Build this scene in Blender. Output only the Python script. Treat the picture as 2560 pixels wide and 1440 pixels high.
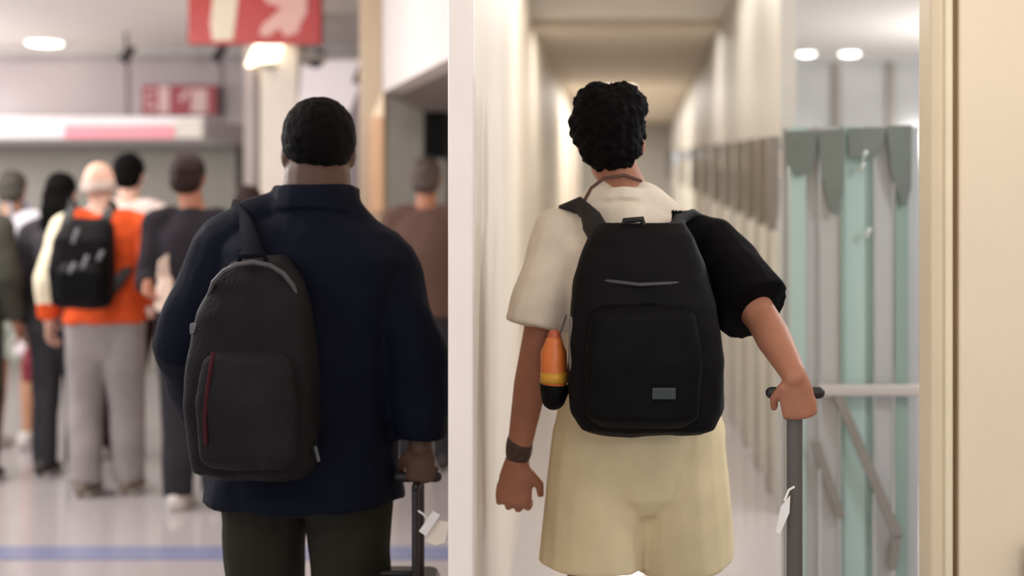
import bpy, bmesh, math, random
from mathutils import Vector, Matrix, noise
random.seed(7)
C = bpy.context.scene.collection
for o in list(bpy.data.objects): bpy.data.objects.remove(o, do_unlink=True)

# ------------------------------------------------------------------ camera, world, lights, exposure
F = 3600.0                      # focal length in pixels of the 2560 px wide frame
PX, PY, EYE = 1565.0, 536.0, 1.46   # vanishing point of the corridor, eye height
cam_d = bpy.data.cameras.new('camera'); cam = bpy.data.objects.new('camera', cam_d); C.objects.link(cam)
cam.location = (0, 0, EYE); cam.rotation_euler = (math.pi/2, 0, 0)
cam_d.sensor_fit = 'HORIZONTAL'; cam_d.sensor_width = 36; cam_d.lens = 36*F/2560
cam_d.shift_x = (1280-PX)/2560; cam_d.shift_y = -(720-PY)/2560
cam_d.clip_start = 0.05
cam_d.dof.use_dof = True; cam_d.dof.focus_distance = 3.25; cam_d.dof.aperture_fstop = 1.5
bpy.context.scene.camera = cam

W = bpy.data.worlds.new('world'); bpy.context.scene.world = W; W.use_nodes = True
W.node_tree.nodes['Background'].inputs[0].default_value = (0.93, 0.95, 1.0, 1)
W.node_tree.nodes['Background'].inputs[1].default_value = 0.95
vs = bpy.context.scene.view_settings
vs.view_transform = 'Standard'; vs.look = 'None'; vs.gamma = 1; vs.use_curve_mapping = False
vs.exposure = 0.0

CEIL = 3.0
# added fill globes, unseen, brightening the two halls (x, y, z, watts, colour) and added fill panels for the corridor (x, y, size x, size y, watts, colour)
FILL_GLOBES = [
    (-5.6, 7.6, 2.62, 115, (1, .96, .95)), (-3.8, 7.2, 2.62, 85, (1, .96, .95)), (-2.1, 7.2, 2.62, 22, (1, .96, .94)),
    (-4.6, 4.4, 2.5, 60, (1, .96, .95)), (-2.4, 4.2, 2.5, 45, (1, .96, .94)), (-2.0, 1.2, 2.5, 40, (1, .95, .92)),
    (-6.9, 11.2, 2.5, 170, (1, .96, .95)),
    (.05, 6.3, 2.66, 12, (1, .94, .86)), (.55, 2.0, 2.5, 14, (1, .93, .84)),
    (2.5, 6.4, 2.62, 80, (.97, .99, 1)), (3.3, 11.6, 2.5, 110, (1, .98, .96)), (2.2, 3.6, 2.5, 50, (.97, .99, 1)), (1.2, -.6, 2.5, 40, (1, .93, .84)),
]
for (x, y, z, w, c) in FILL_GLOBES:
    l = bpy.data.lights.new('globe_fill', 'POINT'); l.energy = w; l.color = c; l.shadow_soft_size = .16
    lo = bpy.data.objects.new('globe_fill', l); C.objects.link(lo); lo.location = (x, y, z-.22)
FILL_PANELS = [(.25, 9.0, .5, 1.2, 9, (1, .96, .91)), (.15, 7.2, .6, 1.0, 3, (1, .96, .91)), (-.1, 17.4, .4, .8, 45, (1, .95, .88)), (-.1, 19.6, .4, .8, 24, (1, .96, .92)), (-.1, 22.0, .4, .8, 24, (1, .96, .92))]
for (x, y, sx, sy, w, c) in FILL_PANELS:
    l = bpy.data.lights.new('panel_fill', 'AREA'); l.shape = 'RECTANGLE'; l.size = sx; l.size_y = sy
    l.energy = w; l.color = c
    lo = bpy.data.objects.new('panel_fill', l); C.objects.link(lo); lo.location = (x, y, CEIL-.045)
l = bpy.data.lights.new('strip_fill', 'AREA'); l.shape = 'RECTANGLE'; l.size = .9; l.size_y = .10; l.energy = 22; l.color = (1, .96, .91)  # added strip, hidden by the header, to lift the dim corridor
lo = bpy.data.objects.new('strip_fill', l); C.objects.link(lo); lo.location = (0, 11.62, 2.955)

# ------------------------------------------------------------------ helpers
def P(px, py, d): return Vector(((px-PX)/F*d, d, EYE-(py-PY)/F*d))
def XX(px, d): return (px-PX)/F*d
def ZZ(py, d): return EYE-(py-PY)/F*d
def lin(v):
    v = v/255.0
    return v/12.92 if v <= .04045 else ((v+.055)/1.055)**2.4
MATS = {}
def mat(name, rgb, rough=.6, var=.06, scale=6, bump=0., bscale=60, metal=0, emit=0, trans=0, spec=.5, sheen=0, stretch=None):
    if name in MATS: return MATS[name]
    m = bpy.data.materials.new(name); m.use_nodes = True; MATS[name] = m
    nt = m.node_tree; b = nt.nodes['Principled BSDF']
    c = tuple(lin(v) for v in rgb)   # sRGB to linear
    tc = nt.nodes.new('ShaderNodeTexCoord'); vec = tc.outputs['Object']
    if stretch:
        mp = nt.nodes.new('ShaderNodeMapping'); mp.inputs['Scale'].default_value = stretch
        nt.links.new(vec, mp.inputs['Vector']); vec = mp.outputs['Vector']
    n = nt.nodes.new('ShaderNodeTexNoise'); n.inputs['Scale'].default_value = scale; n.inputs['Detail'].default_value = 4
    nt.links.new(vec, n.inputs['Vector'])
    r = nt.nodes.new('ShaderNodeValToRGB')
    r.color_ramp.elements[0].position = .3; r.color_ramp.elements[1].position = .7
    r.color_ramp.elements[0].color = tuple(max(0, v*(1-var)) for v in c)+(1,)
    r.color_ramp.elements[1].color = tuple(min(1, v*(1+var)) for v in c)+(1,)
    nt.links.new(n.outputs['Fac'], r.inputs['Fac']); nt.links.new(r.outputs['Color'], b.inputs['Base Color'])
    b.inputs['Roughness'].default_value = rough; b.inputs['Metallic'].default_value = metal
    b.inputs['Specular IOR Level'].default_value = spec
    b.inputs['Transmission Weight'].default_value = trans
    if sheen: b.inputs['Sheen Weight'].default_value = sheen
    if emit:
        b.inputs['Emission Color'].default_value = c+(1,); b.inputs['Emission Strength'].default_value = emit
    if bump:
        n2 = nt.nodes.new('ShaderNodeTexNoise'); n2.inputs['Scale'].default_value = bscale; n2.inputs['Detail'].default_value = 5
        nt.links.new(vec, n2.inputs['Vector'])
        bp = nt.nodes.new('ShaderNodeBump'); bp.inputs['Strength'].default_value = bump; bp.inputs['Distance'].default_value = .01
        nt.links.new(n2.outputs['Fac'], bp.inputs['Height']); nt.links.new(bp.outputs['Normal'], b.inputs['Normal'])
    return m

def link(name, me, m, parent=None):
    o = bpy.data.objects.new(name, me); C.objects.link(o)
    for x in (m if isinstance(m, (list, tuple)) else [m]):
        if x is not None: me.materials.append(x)
    if parent is not None:
        o.parent = parent
        org = parent.location.copy()
        p = parent.parent
        while p is not None: org = org + p.location; p = p.parent
        me.transform(Matrix.Translation(-org))
    return o
def tag(o, label=None, cat=None, group=None, kind=None):
    if label: o['label'] = label
    if cat: o['category'] = cat
    if group: o['group'] = group
    if kind: o['kind'] = kind
    return o
def thing(name, label, cat, loc, group=None, kind=None):
    o = bpy.data.objects.new(name, None); C.objects.link(o); o.location = loc; o.empty_display_size = .1
    return tag(o, label, cat, group, kind)

class MB:
    def __init__(s): s.v = []; s.f = []
    def add(s, vs_, fs):
        k = len(s.v); s.v += [Vector(v) for v in vs_]; s.f += [tuple(i+k for i in f) for f in fs]; return s
    def box(s, x0, x1, y0, y1, z0, z1):
        return s.add([(x0,y0,z0),(x1,y0,z0),(x1,y1,z0),(x0,y1,z0),(x0,y0,z1),(x1,y0,z1),(x1,y1,z1),(x0,y1,z1)],
                     [(0,3,2,1),(4,5,6,7),(0,1,5,4),(1,2,6,5),(2,3,7,6),(3,0,4,7)])
    def prism(s, pts, h0, h1, axis='z'):
        """pts: 2-D polygon, extruded along axis"""
        n = len(pts)
        def mk(p, h):
            return (p[0], p[1], h) if axis == 'z' else ((p[0], h, p[1]) if axis == 'y' else (h, p[0], p[1]))
        return s.add([mk(p, h0) for p in pts]+[mk(p, h1) for p in pts],
                     [tuple(range(n))[::-1], tuple(range(n, 2*n))]+[(i, (i+1) % n, n+(i+1) % n, n+i) for i in range(n)])
    def loft(s, rings):
        n = len(rings[0]); vs_ = [p for r in rings for p in r]; fs = []
        for k in range(len(rings)-1):
            for i in range(n):
                j = (i+1) % n; fs.append((k*n+i, k*n+j, (k+1)*n+j, (k+1)*n+i))
        fs.append(tuple(range(n))[::-1]); fs.append(tuple(range((len(rings)-1)*n, len(rings)*n)))
        return s.add(vs_, fs)
    def tube(s, pts, radii, ref=(0, 1, 0), flat=1.0, caps=(1, 1), n=16):
        """tapered tube through pts; radii: r or (ra, rb); ref: direction of rb; caps 1 round 0 flat"""
        pts = [Vector(p) for p in pts]; ref = Vector(ref)
        R = [(r, r*flat) if not isinstance(r, tuple) else r for r in radii]
        seq = []
        N = len(pts)
        T = []
        for i in range(N):
            a = pts[max(0, i-1)]; b = pts[min(N-1, i+1)]; T.append((b-a).normalized())
        if caps[0]:
            for (o, k) in ((.95, .3), (.75, .66), (.42, .9)):
                seq.append((pts[0]-T[0]*o*min(R[0]), T[0], (R[0][0]*k, R[0][1]*k)))
        for i in range(N): seq.append((pts[i], T[i], R[i]))
        if caps[1]:
            for (o, k) in ((.42, .9), (.75, .66), (.95, .3)):
                seq.append((pts[-1]+T[-1]*o*min(R[-1]), T[-1], (R[-1][0]*k, R[-1][1]*k)))
        rings = []
        for (c, t, (ra, rb)) in seq:
            v = (ref - t*ref.dot(t))
            if v.length < 1e-4: v = Vector((1, .01, 0)) - t*Vector((1, .01, 0)).dot(t)
            v.normalize(); u = v.cross(t).normalized()
            rings.append([c+u*ra*math.cos(2*math.pi*i/n)+v*rb*math.sin(2*math.pi*i/n) for i in range(n)])
        return s.loft(rings)
    def ell(s, c, r, rot=None, n=16, m=10):
        c = Vector(c); rings = []
        for k in range(1, m):
            th = math.pi*k/m
            ring = []
            for i in range(n):
                ph = 2*math.pi*i/n
                p = Vector((r[0]*math.sin(th)*math.cos(ph), r[1]*math.sin(th)*math.sin(ph), -r[2]*math.cos(th)))
                if rot: p = rot @ p
                ring.append(c+p)
            rings.append(ring)
        return s.loft(rings)
    def xform(s, M): s.v = [M @ v for v in s.v]; return s
    def mesh(s, name, smooth=False, bevel=0, seg=2):
        me = bpy.data.meshes.new(name); me.from_pydata([tuple(v) for v in s.v], [], s.f)
        bm = bmesh.new(); bm.from_mesh(me); bmesh.ops.recalc_face_normals(bm, faces=bm.faces)
        if bevel:
            es = [e for e in bm.edges if len(e.link_faces) == 2 and e.calc_face_angle(0) > .6]
            bmesh.ops.bevel(bm, geom=es, offset=bevel, segments=seg, affect='EDGES', profile=.5)
        if smooth:
            for f in bm.faces: f.smooth = True
        bm.to_mesh(me); bm.free(); return me
    def build(s, name, m, parent=None, smooth=False, bevel=0, seg=2): return link(name, s.mesh(name, smooth, bevel, seg), m, parent)
    def skin(s, name, m, parent, voxel=.01, it=6, amp=0., nsc=8., seed=0, vstretch=1., fac=.5):
        """fuse every shell into one continuous surface"""
        me = s.mesh(name+'_raw')
        t = bpy.data.objects.new('temp', me); C.objects.link(t)
        r = t.modifiers.new('r', 'REMESH'); r.mode = 'VOXEL'; r.voxel_size = voxel
        sm = t.modifiers.new('s', 'SMOOTH'); sm.factor = fac; sm.iterations = it
        dg = bpy.context.evaluated_depsgraph_get(); dg.update()
        out = bpy.data.meshes.new_from_object(t.evaluated_get(dg)); out.name = name
        bpy.data.objects.remove(t, do_unlink=True); bpy.data.meshes.remove(me)
        if amp:
            off = Vector((seed*3.1, seed*1.7, seed*.9))
            nv = [v.normal.copy() for v in out.vertices]
            for v, nn in zip(out.vertices, nv):
                q = v.co.copy(); q.z *= vstretch
                k = noise.noise(q*nsc+off) + .5*noise.noise(q*nsc*2.3+off)
                v.co = v.co + nn*amp*k
        for p in out.polygons: p.use_smooth = True
        return link(name, out, m, parent)

# ------------------------------------------------------------------ materials of the hall
m_ceil = mat('white_ceiling_paint', (238, 232, 226), .75, .02)
m_tan = mat('tan_corridor_ceiling', (222, 210, 194), .7, .03)
m_wall = mat('warm_white_wall_paint', (226, 213, 197), .55, .02, 2, .05, 120)
m_cream = mat('cream_panel_paint', (231, 213, 186), .45, .03, 3, .05, 90)
m_jamb = mat('pale_cream_jamb', (226, 210, 180), .4, .02)
m_greywall = mat('grey_glossy_panel', (172, 171, 170), .16, .03)
m_pinkwall = mat('pinkish_grey_wall', (162, 150, 151), .35, .03, 1.5)
m_beigegrey = mat('beige_grey_wall', (178, 174, 166), .5, .03)
m_floor = mat('polished_pale_terrazzo', (178, 172, 174), .14, .05, 40)
m_blue = mat('blue_floor_inlay', (136, 142, 174), .2, .08, 20)
m_white = mat('white_gloss', (242, 238, 238), .3, .02)
m_dark = mat('dark_metal', (52, 48, 48), .45, .05, metal=.4)
m_taupe = mat('taupe_metal', (126, 118, 107), .4, .04, metal=.2)
m_frost = mat('frosted_glass', (222, 220, 212), .35, .04, 3, spec=.6)
m_mint = mat('mint_glass', (196, 222, 216), .2, .05, 3, trans=.25, stretch=(1, 1, .3))
m_teal = mat('teal_glass_edge', (152, 176, 167), .2, .06, 3, trans=.15)
m_gglass = mat('grey_glass', (196, 197, 197), .16, .05, 3, trans=.15, stretch=(1, 1, .3))
m_reflect = mat('dark_green_reflection', (116, 125, 118), .3, .12, 5, trans=.1)  # dark reflection in the glass put into the colour
m_lamp = mat('lamp_glow', (255, 250, 240), .4, 0, emit=6)
m_warmlamp = mat('warm_lamp_glow', (255, 244, 214), .4, 0, emit=3.5)
m_red = mat('red_sign_paint', (184, 60, 58), .4, .05)
m_darkred = mat('dark_red_sign_paint', (150, 44, 54), .4, .06)
m_signcream = mat('cream_sign_print', (226, 214, 190), .5, .02)
m_signpink = mat('pale_pink_sign_print', (226, 178, 168), .5, .03)
m_pinkstrip = mat('pink_light_strip', (240, 150, 160), .4, .04, emit=.15)
m_tancol = mat('tan_column_cladding', (172, 150, 122), .4, .05, 4)
m_orangecol = mat('peach_backlit_panel', (206, 162, 124), .4, .05, 4)
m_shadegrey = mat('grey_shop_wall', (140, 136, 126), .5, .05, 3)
m_black = mat('black_screen', (6, 6, 6), .6, .02, spec=.1)

def struct(o): o['kind'] = 'structure'; return o
# floor and ceiling
struct(MB().box(-9, 6, -3, 27, -.1, 0).build('floor', m_floor))
struct(MB().box(-9, 6, -3, 27, CEIL, CEIL+.1).build('ceiling', m_ceil))
struct(MB().box(-.75, .74, 11.5, 24, CEIL-.03, CEIL-.004).build('trim_1', m_tan))
struct(MB().box(-.76, .75, 11.36, 11.5, CEIL-.072, CEIL-.004).build('trim_2', mat('pale_tan_trim', (214, 200, 184), .5, .02)))
struct(MB().prism([(-3.2, 6.08), (-.70, 6.08), (-.70, 6.32), (-3.2, 6.32)], .0012, .004).build('trim_3', m_blue))
# the pale wall beside the corridor: pilaster end, slanting run, straight run
A = (-.322, 3.0); B = (-.75, 11.4)
wl = struct(MB().prism([(A[0]-.044, A[1]), A, B, (-.75, 24), (-.80, 24), (-.80, 11.4)], 0, CEIL).build('wall_left', m_wall))
MB().prism([(A[0]-.048, A[1]-.012), (A[0]+.004, A[1]-.012), (A[0]+.006, A[1]+.03), (A[0]-.046, A[1]+.03)], 0, CEIL).build('corner_bead', mat('corner_bead', (240, 230, 222), .45, .02), wl, bevel=.006)
struct(MB().box(-.80, .80, 24, 24.1, 0, CEIL).build('wall_end', m_beigegrey))
# right corridor wall: sloping header over a glazed lower part
def ztop(d): return 1.80+(d-7)*.040
wr = struct(MB().prism([(7, ztop(7)), (24, ztop(24)), (24, CEIL), (7, CEIL)], .75, .83, 'x').build('wall_right', m_beigegrey))
fd = [7.05, 7.6, 8.3, 9.15, 10.2, 11.5, 13.2, 15.4, 18.5, 23.8]
for i, d in enumerate(fd):
    zt = ztop(d)+.04; q = .06*(d/9)**.7
    MB().prism([(d-q, zt), (d+q, zt), (d+q*.7, zt-.22), (d+q*.35, zt-.46), (d-q*.35, zt-.46), (d-q*.7, zt-.22)], .69, .75, 'x').build('bracket', m_taupe, wr, bevel=.008)
    MB().box(.735, .80, d-.022, d+.022, 0, zt-.2).build('glazing_bar', mat('pale_grey_bar', (180, 178, 170), .4), wr, bevel=.006)
    if i+1 < len(fd):
        MB().box(.765, .785, d+.022, fd[i+1]-.022, .02, ztop(d)).build('frosted_pane', m_frost, wr)
# far walls
fw = struct(MB().box(.84, 6, 14.0, 14.1, 0, CEIL).build('wall_back_right', m_greywall))
for px in (1960, 2090, 2225, 2330):
    x = XX(px, 14); MB().box(x-.035, x+.035, 13.95, 14.0, 0, CEIL-.06).build('mullion', m_taupe, fw, bevel=.006)
MB().box(.84, 6, 13.97, 14.0, CEIL-.06, CEIL).build('top_rail', mat('pale_grey_rail', (176, 172, 170), .4), fw)
lw = struct(MB().box(-9, -.81, 13.3, 13.4, 0, CEIL).build('wall_back_left', m_pinkwall))
for px0, px1 in ((0, 325), (325, 560), (560, 800)):
    MB().box(XX(px0, 13.3)+.02, XX(px1, 13.3)-.02, 13.27, 13.3, 2.3, CEIL-.12).build('wall_panel', m_pinkwall, lw, bevel=.006)
MB().box(-9, -.81, 13.22, 13.3, CEIL-.075, CEIL).build('top_rail', mat('mid_grey_rail', (172, 167, 163), .4), lw)

# recessed ceiling lights
def downlight(px, d, r, label):
    t = thing('ceiling_light', label, 'ceiling light', (XX(px, d), d, CEIL))
    x = XX(px, d)
    b = MB(); b.tube([(x, d, CEIL-.012), (x, d, CEIL+.0)], [r*1.18, r*1.25], caps=(0, 0), n=24); b.build('rim', m_white, t)
    b = MB(); b.ell((x, d, CEIL-.014), (r, r, .022)); b.build('diffuser', m_lamp, t, smooth=True)
downlight(112, 12.85, .15, 'round recessed light at the far left of the hall ceiling')
downlight(2016, 13.7, .085, 'small round ceiling light, left one of the pair above the grey panels')
downlight(2124, 13.7, .095, 'small round ceiling light, right one of the pair above the grey panels')
for (x, y, z, w, c) in FILL_GLOBES:  # made-up fixtures for the added fill points
    t = thing('added_pendant', 'added fill globe lamp hung on a rod from the hall ceiling, outside the view', 'lamp', (x, y, CEIL), 'added fill lamps of the halls')
    MB().ell((x, y, z), (.05, .05, .05)).build('globe', m_lamp, t, smooth=True)
    MB().tube([(x, y, z+.04), (x, y, CEIL)], [.008, .008], caps=(0, 0), n=8).build('rod', m_dark, t)
    MB().tube([(x, y, CEIL-.03), (x, y, CEIL)], [.03, .05], caps=(0, 0)).build('ceiling_cap', m_dark, t)
for (x, y, sx, sy, w, c) in FILL_PANELS:  # made-up fixtures for the added fill panels
    z = CEIL
    t = thing('added_panel_light', 'added fill panel in the tan corridor ceiling, hidden behind the black curly hair' if y > 12 else 'added fill panel in the white ceiling before the corridor, outside the view', 'ceiling light', (x, y, z), 'added fill panels of the corridor' if y > 12 else 'added fill panels before the corridor')
    f = MB(); e = .03
    for q in ((x-sx/2-e, x+sx/2+e, y-sy/2-e, y-sy/2), (x-sx/2-e, x+sx/2+e, y+sy/2, y+sy/2+e), (x-sx/2-e, x-sx/2, y-sy/2, y+sy/2), (x+sx/2, x+sx/2+e, y-sy/2, y+sy/2)):
        f.box(q[0], q[1], q[2], q[3], z-.04, z)
    f.build('frame', m_white, t)
    MB().box(x-sx/2, x+sx/2, y-sy/2, y+sy/2, z-.04, z-.005).build('diffuser', m_lamp, t)

t = thing('added_strip_light', 'added fill strip light hidden behind the pale header of the corridor ceiling', 'ceiling light', (0, 11.62, CEIL-.03))
MB().box(-.66, .66, 11.54, 11.70, CEIL-.036, CEIL-.03).build('tray', m_white, t)
MB().box(-.62, .62, 11.57, 11.67, CEIL-.042, CEIL-.034).build('diffuser', m_lamp, t)

# spot lamps under the left ceiling
for px, py, w in ((316, 140, 'left of the big red sign, nearest the far left lamp'), (546, 138, 'under the left half of the big red sign'), (792, 150, 'under the right edge of the big red sign')):
    d = 12.2; c = P(px, py, d)
    t = thing('spot_lamp', 'small dark ceiling spot lamp '+w, 'spot lamp', (c.x, d, CEIL))
    MB().tube([(c.x, d, CEIL), (c.x, d, c.z+.02)], [.012, .012], caps=(0, 0), n=10).build('stem', m_dark, t)
    MB().tube([c+Vector((.045, 0, .055)), c+Vector((-.035, -.02, -.045))], [.03, .05], caps=(1, 0)).build('head', m_dark, t, smooth=True)

# red hanging sign (cropped by the frame)
d = 10.0
t = thing('hanging_sign', 'large red hanging sign with cream symbols, under the hall ceiling', 'sign', P(635, -60, d))
MB().box(XX(470, d), XX(802, d), d, d+.08, ZZ(110, d), ZZ(-18, d)).build('board', m_red, t, bevel=.006)
for px in (520, 750): MB().box(XX(px, d)-.012, XX(px, d)+.012, d+.03, d+.055, ZZ(-18, d), CEIL).build('hanger', m_dark, t)
def glyph(name, pts, d, off, m, parent): return MB().prism([(XX(a, d), ZZ(b, d)) for a, b in pts], d-off, d+.002, 'y').build(name, m, parent)
glyph('symbol', [(534, -14), (596, -14), (590, 45), (582, 100), (532, 102), (526, 60)], d, .006, m_signcream, t)
glyph('symbol', [(700, -14), (768, -14), (768, 30), (752, 60), (745, 82), (712, 92), (700, 70), (668, 92), (648, 86), (656, 62), (690, 34), (704, 18), (668, 8), (656, -14)], d, .006, m_signpink, t)
# small red sign on the far wall
d = 13.1
t = thing('wall_sign', 'small dark red sign with pale characters on the pinkish grey wall', 'sign', P(447, 250, d))
MB().box(XX(355, d), XX(540, d), d, d+.06, ZZ(287, d), ZZ(213, d)).build('board', m_darkred, t, bevel=.006)
m_sp = mat('washed_pink_print', (208, 176, 172), .5, .03)
for pts in ([(396, 216), (424, 216), (424, 284), (396, 284)], [(480, 222), (518, 222), (518, 284), (478, 284)], [(446, 246), (470, 220), (478, 224), (456, 256)],
            [(366, 226), (386, 226), (386, 234), (366, 234)], [(362, 246), (382, 246), (382, 254), (362, 254)], [(368, 266), (388, 262), (390, 272), (368, 276)]):
    glyph('character', pts, d, .006, m_sp, t)
# canopy with pink strip
d = 12.0
t = thing('shop_canopy', 'white canopy along the far wall with a pink strip', 'canopy', (XX(250, d), d, 2.0))
MB().box(-7.2, XX(512, d), d, 13.26, ZZ(347, d), ZZ(290, d)).build('fascia', m_white, t, bevel=.015)
MB().box(XX(162, d), XX(438, d), d-.025, d+.01, ZZ(346, d), ZZ(314, d)).build('light_strip', m_pinkstrip, t, bevel=.006)
MB().box(XX(438, d), XX(508, d), d-.02, d+.01, ZZ(346, d), ZZ(300, d)).build('end_block', mat('ivory_block', (232, 224, 212), .4), t, bevel=.006)
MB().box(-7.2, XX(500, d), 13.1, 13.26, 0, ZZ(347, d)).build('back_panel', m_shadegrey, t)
# columns left of the opening
d = 11.0
c1 = thing('column', 'cream square column with a glowing lamp near its top', 'column', (XX(697, d), d, 0))
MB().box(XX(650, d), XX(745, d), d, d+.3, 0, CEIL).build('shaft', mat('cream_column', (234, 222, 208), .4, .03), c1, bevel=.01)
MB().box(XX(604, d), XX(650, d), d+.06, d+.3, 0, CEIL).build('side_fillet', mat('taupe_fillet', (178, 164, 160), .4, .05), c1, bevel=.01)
MB().box(XX(632, d), XX(643, d), d+.03, d+.08, 0, ZZ(165, d)).build('edge_strip', mat('brown_edge', (120, 104, 98), .4), c1)
sc = thing('wall_lamp', 'bright warm wall lamp at the top of the cream column', 'lamp', P(668, 135, d-.05))
MB().prism([(XX(620, d), ZZ(168, d)), (XX(645, d), ZZ(112, d)), (XX(662, d), ZZ(108, d)), (XX(640, d), ZZ(160, d))], d-.09, d+.02, 'y').build('shade', m_warmlamp, sc, bevel=.006)
MB().prism([(XX(650, d), ZZ(160, d)), (XX(668, d), ZZ(108, d)), (XX(712, d), ZZ(106, d)), (XX(696, d), ZZ(150, d))], d-.12, d, 'y').build('shade', m_warmlamp, sc, bevel=.008)
MB().box(XX(655, d), XX(690, d), d-.06, d, ZZ(172, d), ZZ(158, d)).build('bracket', m_taupe, sc)
d = 10.2
hb = thing('hanging_banner', 'white hanging banner with a slanted end above the navy jacket man', 'banner', P(820, 150, d))
MB().prism([(XX(a, d), ZZ(b, d)) for a, b in ((752, 160), (790, 172), (812, 160), (820, 146), (905, 148), (880, 204), (898, 216), (872, 282), (742, 290), (750, 220))], d, d+.03, 'y').build('cloth', mat('white_banner_cloth', (240, 232, 236), .7, .02), hb)
MB().prism([(XX(a, d), ZZ(b, d)) for a, b in ((905, 146), (928, 138), (898, 212), (880, 206))], d-.02, d+.02, 'y').build('strap', mat('brown_strap', (112, 92, 84), .6), hb)
MB().box(XX(748, d), XX(930, d), d-.02, d+.04, ZZ(150, d), ZZ(138, d)).build('hanging_rail', m_taupe, hb)
for px in (770, 915): MB().box(XX(px, d)-.008, XX(px, d)+.008, d, d+.016, ZZ(140, d), CEIL).build('hanger', m_taupe, hb)
d = 8.75
c2 = thing('column', 'tan clad column with a peach panel at the shop opening', 'column', (XX(925, d), d, 0))
MB().box(XX(898, d), XX(958, d), d, d+.16, 0, CEIL).build('shaft', m_tancol, c2, bevel=.01)
MB().box(XX(928, d), XX(960, d), d-.02, d, ZZ(530, d), ZZ(292, d)).build('panel', m_orangecol, c2, bevel=.005)
MB().prism([(XX(930, d), ZZ(292, d)), (XX(960, d), ZZ(225, d)), (XX(960, d), ZZ(292, d))], d-.02, d, 'y').build('gusset', mat('pale_gusset', (236, 214, 184), .4), c2)
# white beam over the opening, slanting to the column
a = Vector((-.60, 6.1)); b = Vector((XX(956, 8.74), 8.74)); n_ = Vector((-(b-a).y, (b-a).x)).normalized()*-.12
struct(MB().prism([tuple(a), tuple(b), tuple(b+n_), tuple(a+n_)], 2.197, CEIL).build('trim_4', mat('white_beam', (206, 200, 197), .5, .02)))
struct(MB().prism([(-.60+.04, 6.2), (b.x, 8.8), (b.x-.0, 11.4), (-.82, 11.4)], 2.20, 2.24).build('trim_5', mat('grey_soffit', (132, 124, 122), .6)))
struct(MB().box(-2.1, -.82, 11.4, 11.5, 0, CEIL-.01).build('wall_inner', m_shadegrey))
d = 10.4
t = thing('vertical_screen', 'tall black screen on the grey wall inside the shop opening', 'screen', P(1085, 390, d))
MB().box(XX(1060, d), XX(1112, d), d, d+.06, ZZ(392, d), ZZ(228, d)).build('display', m_black, t, bevel=.006)
MB().box(XX(1056, d), XX(1116, d), d+.02, d+.075, ZZ(398, d), ZZ(222, d)).build('casing', m_dark, t, bevel=.006)
MB().box(XX(1070, d), XX(1104, d), d+.03, 11.4, ZZ(330, d), ZZ(300, d)).build('mount', m_dark, t)
MB().box(XX(1112, d), XX(1140, d), d+.1, d+.13, 0, ZZ(228, d)).build('side_post', mat('olive_dark_post', (62, 60, 52), .5), t)

# near glass partition on the right
d = 5.0
gp = thing('glass_partition', 'glazed partition of mint and grey panes beside the cream door frame', 'partition', (XX(2125, d), d, 0))
bands = [(1958, 1974, m_gglass, .03), (1976, 2014, m_mint, 0), (2016, 2050, m_gglass, .02), (2052, 2098, m_gglass, .0), (2100, 2111, m_teal, -.012),
         (2113, 2164, m_mint, .006), (2166, 2186, m_teal, .02), (2188, 2234, m_gglass, .004), (2237, 2270, m_teal, -.008), (2273, 2300, m_gglass, .02)]
for (x0, x1, m, o) in bands:
    MB().box(XX(x0, d), XX(x1, d), d+o, d+o+.014, .03, ZZ(316, d)).build('glass_pane', m, gp, bevel=.002)
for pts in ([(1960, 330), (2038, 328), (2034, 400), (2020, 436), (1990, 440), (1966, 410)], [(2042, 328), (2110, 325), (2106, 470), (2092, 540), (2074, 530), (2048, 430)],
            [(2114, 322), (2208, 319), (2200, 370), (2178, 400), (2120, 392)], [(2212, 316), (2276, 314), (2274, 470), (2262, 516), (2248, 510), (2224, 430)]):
    MB().prism([(XX(p, d), ZZ(q, d)) for p, q in pts], d-.034, d-.022, 'y').build('reflection_patch', m_reflect, gp, bevel=.002)  # patches stand in for dark reflections at the pane tops
MB().box(XX(2040, d), XX(2298, d), d-.05, d-.015, ZZ(988, d), ZZ(958, d)).build('handrail', mat('pale_handrail', (198, 192, 188), .3, .05), gp, bevel=.012, seg=3)
def slat(pts, dd): MB().prism([(XX(p, d), ZZ(q, d)) for p, q in pts], dd, dd+.012, 'y').build('brace', mat('grey_brace', (142, 138, 132), .4, .05), gp, bevel=.002)
slat([(2024, 1100), (2046, 1100), (2112, 1290), (2088, 1290)], d-.03)
slat([(2080, 990), (2104, 985), (2252, 1330), (2226, 1336)], d-.046)
slat([(2226, 1336), (2252, 1330), (2236, 1420), (2214, 1420)], d-.036)
MB().box(XX(1956, d), XX(2302, d), d-.02, d+.05, 0, .05).build('base_rail', m_taupe, gp)
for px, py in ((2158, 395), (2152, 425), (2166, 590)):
    MB().tube([P(px, py, d-.024), P(px+6, py-14, d-.03)], [.010, .010], n=10).build('glint_clip', mat('pale_glint', (214, 224, 220), .2, metal=.6), gp, smooth=True)  # upper pair stands in for a doubled light highlight in the glass
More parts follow.
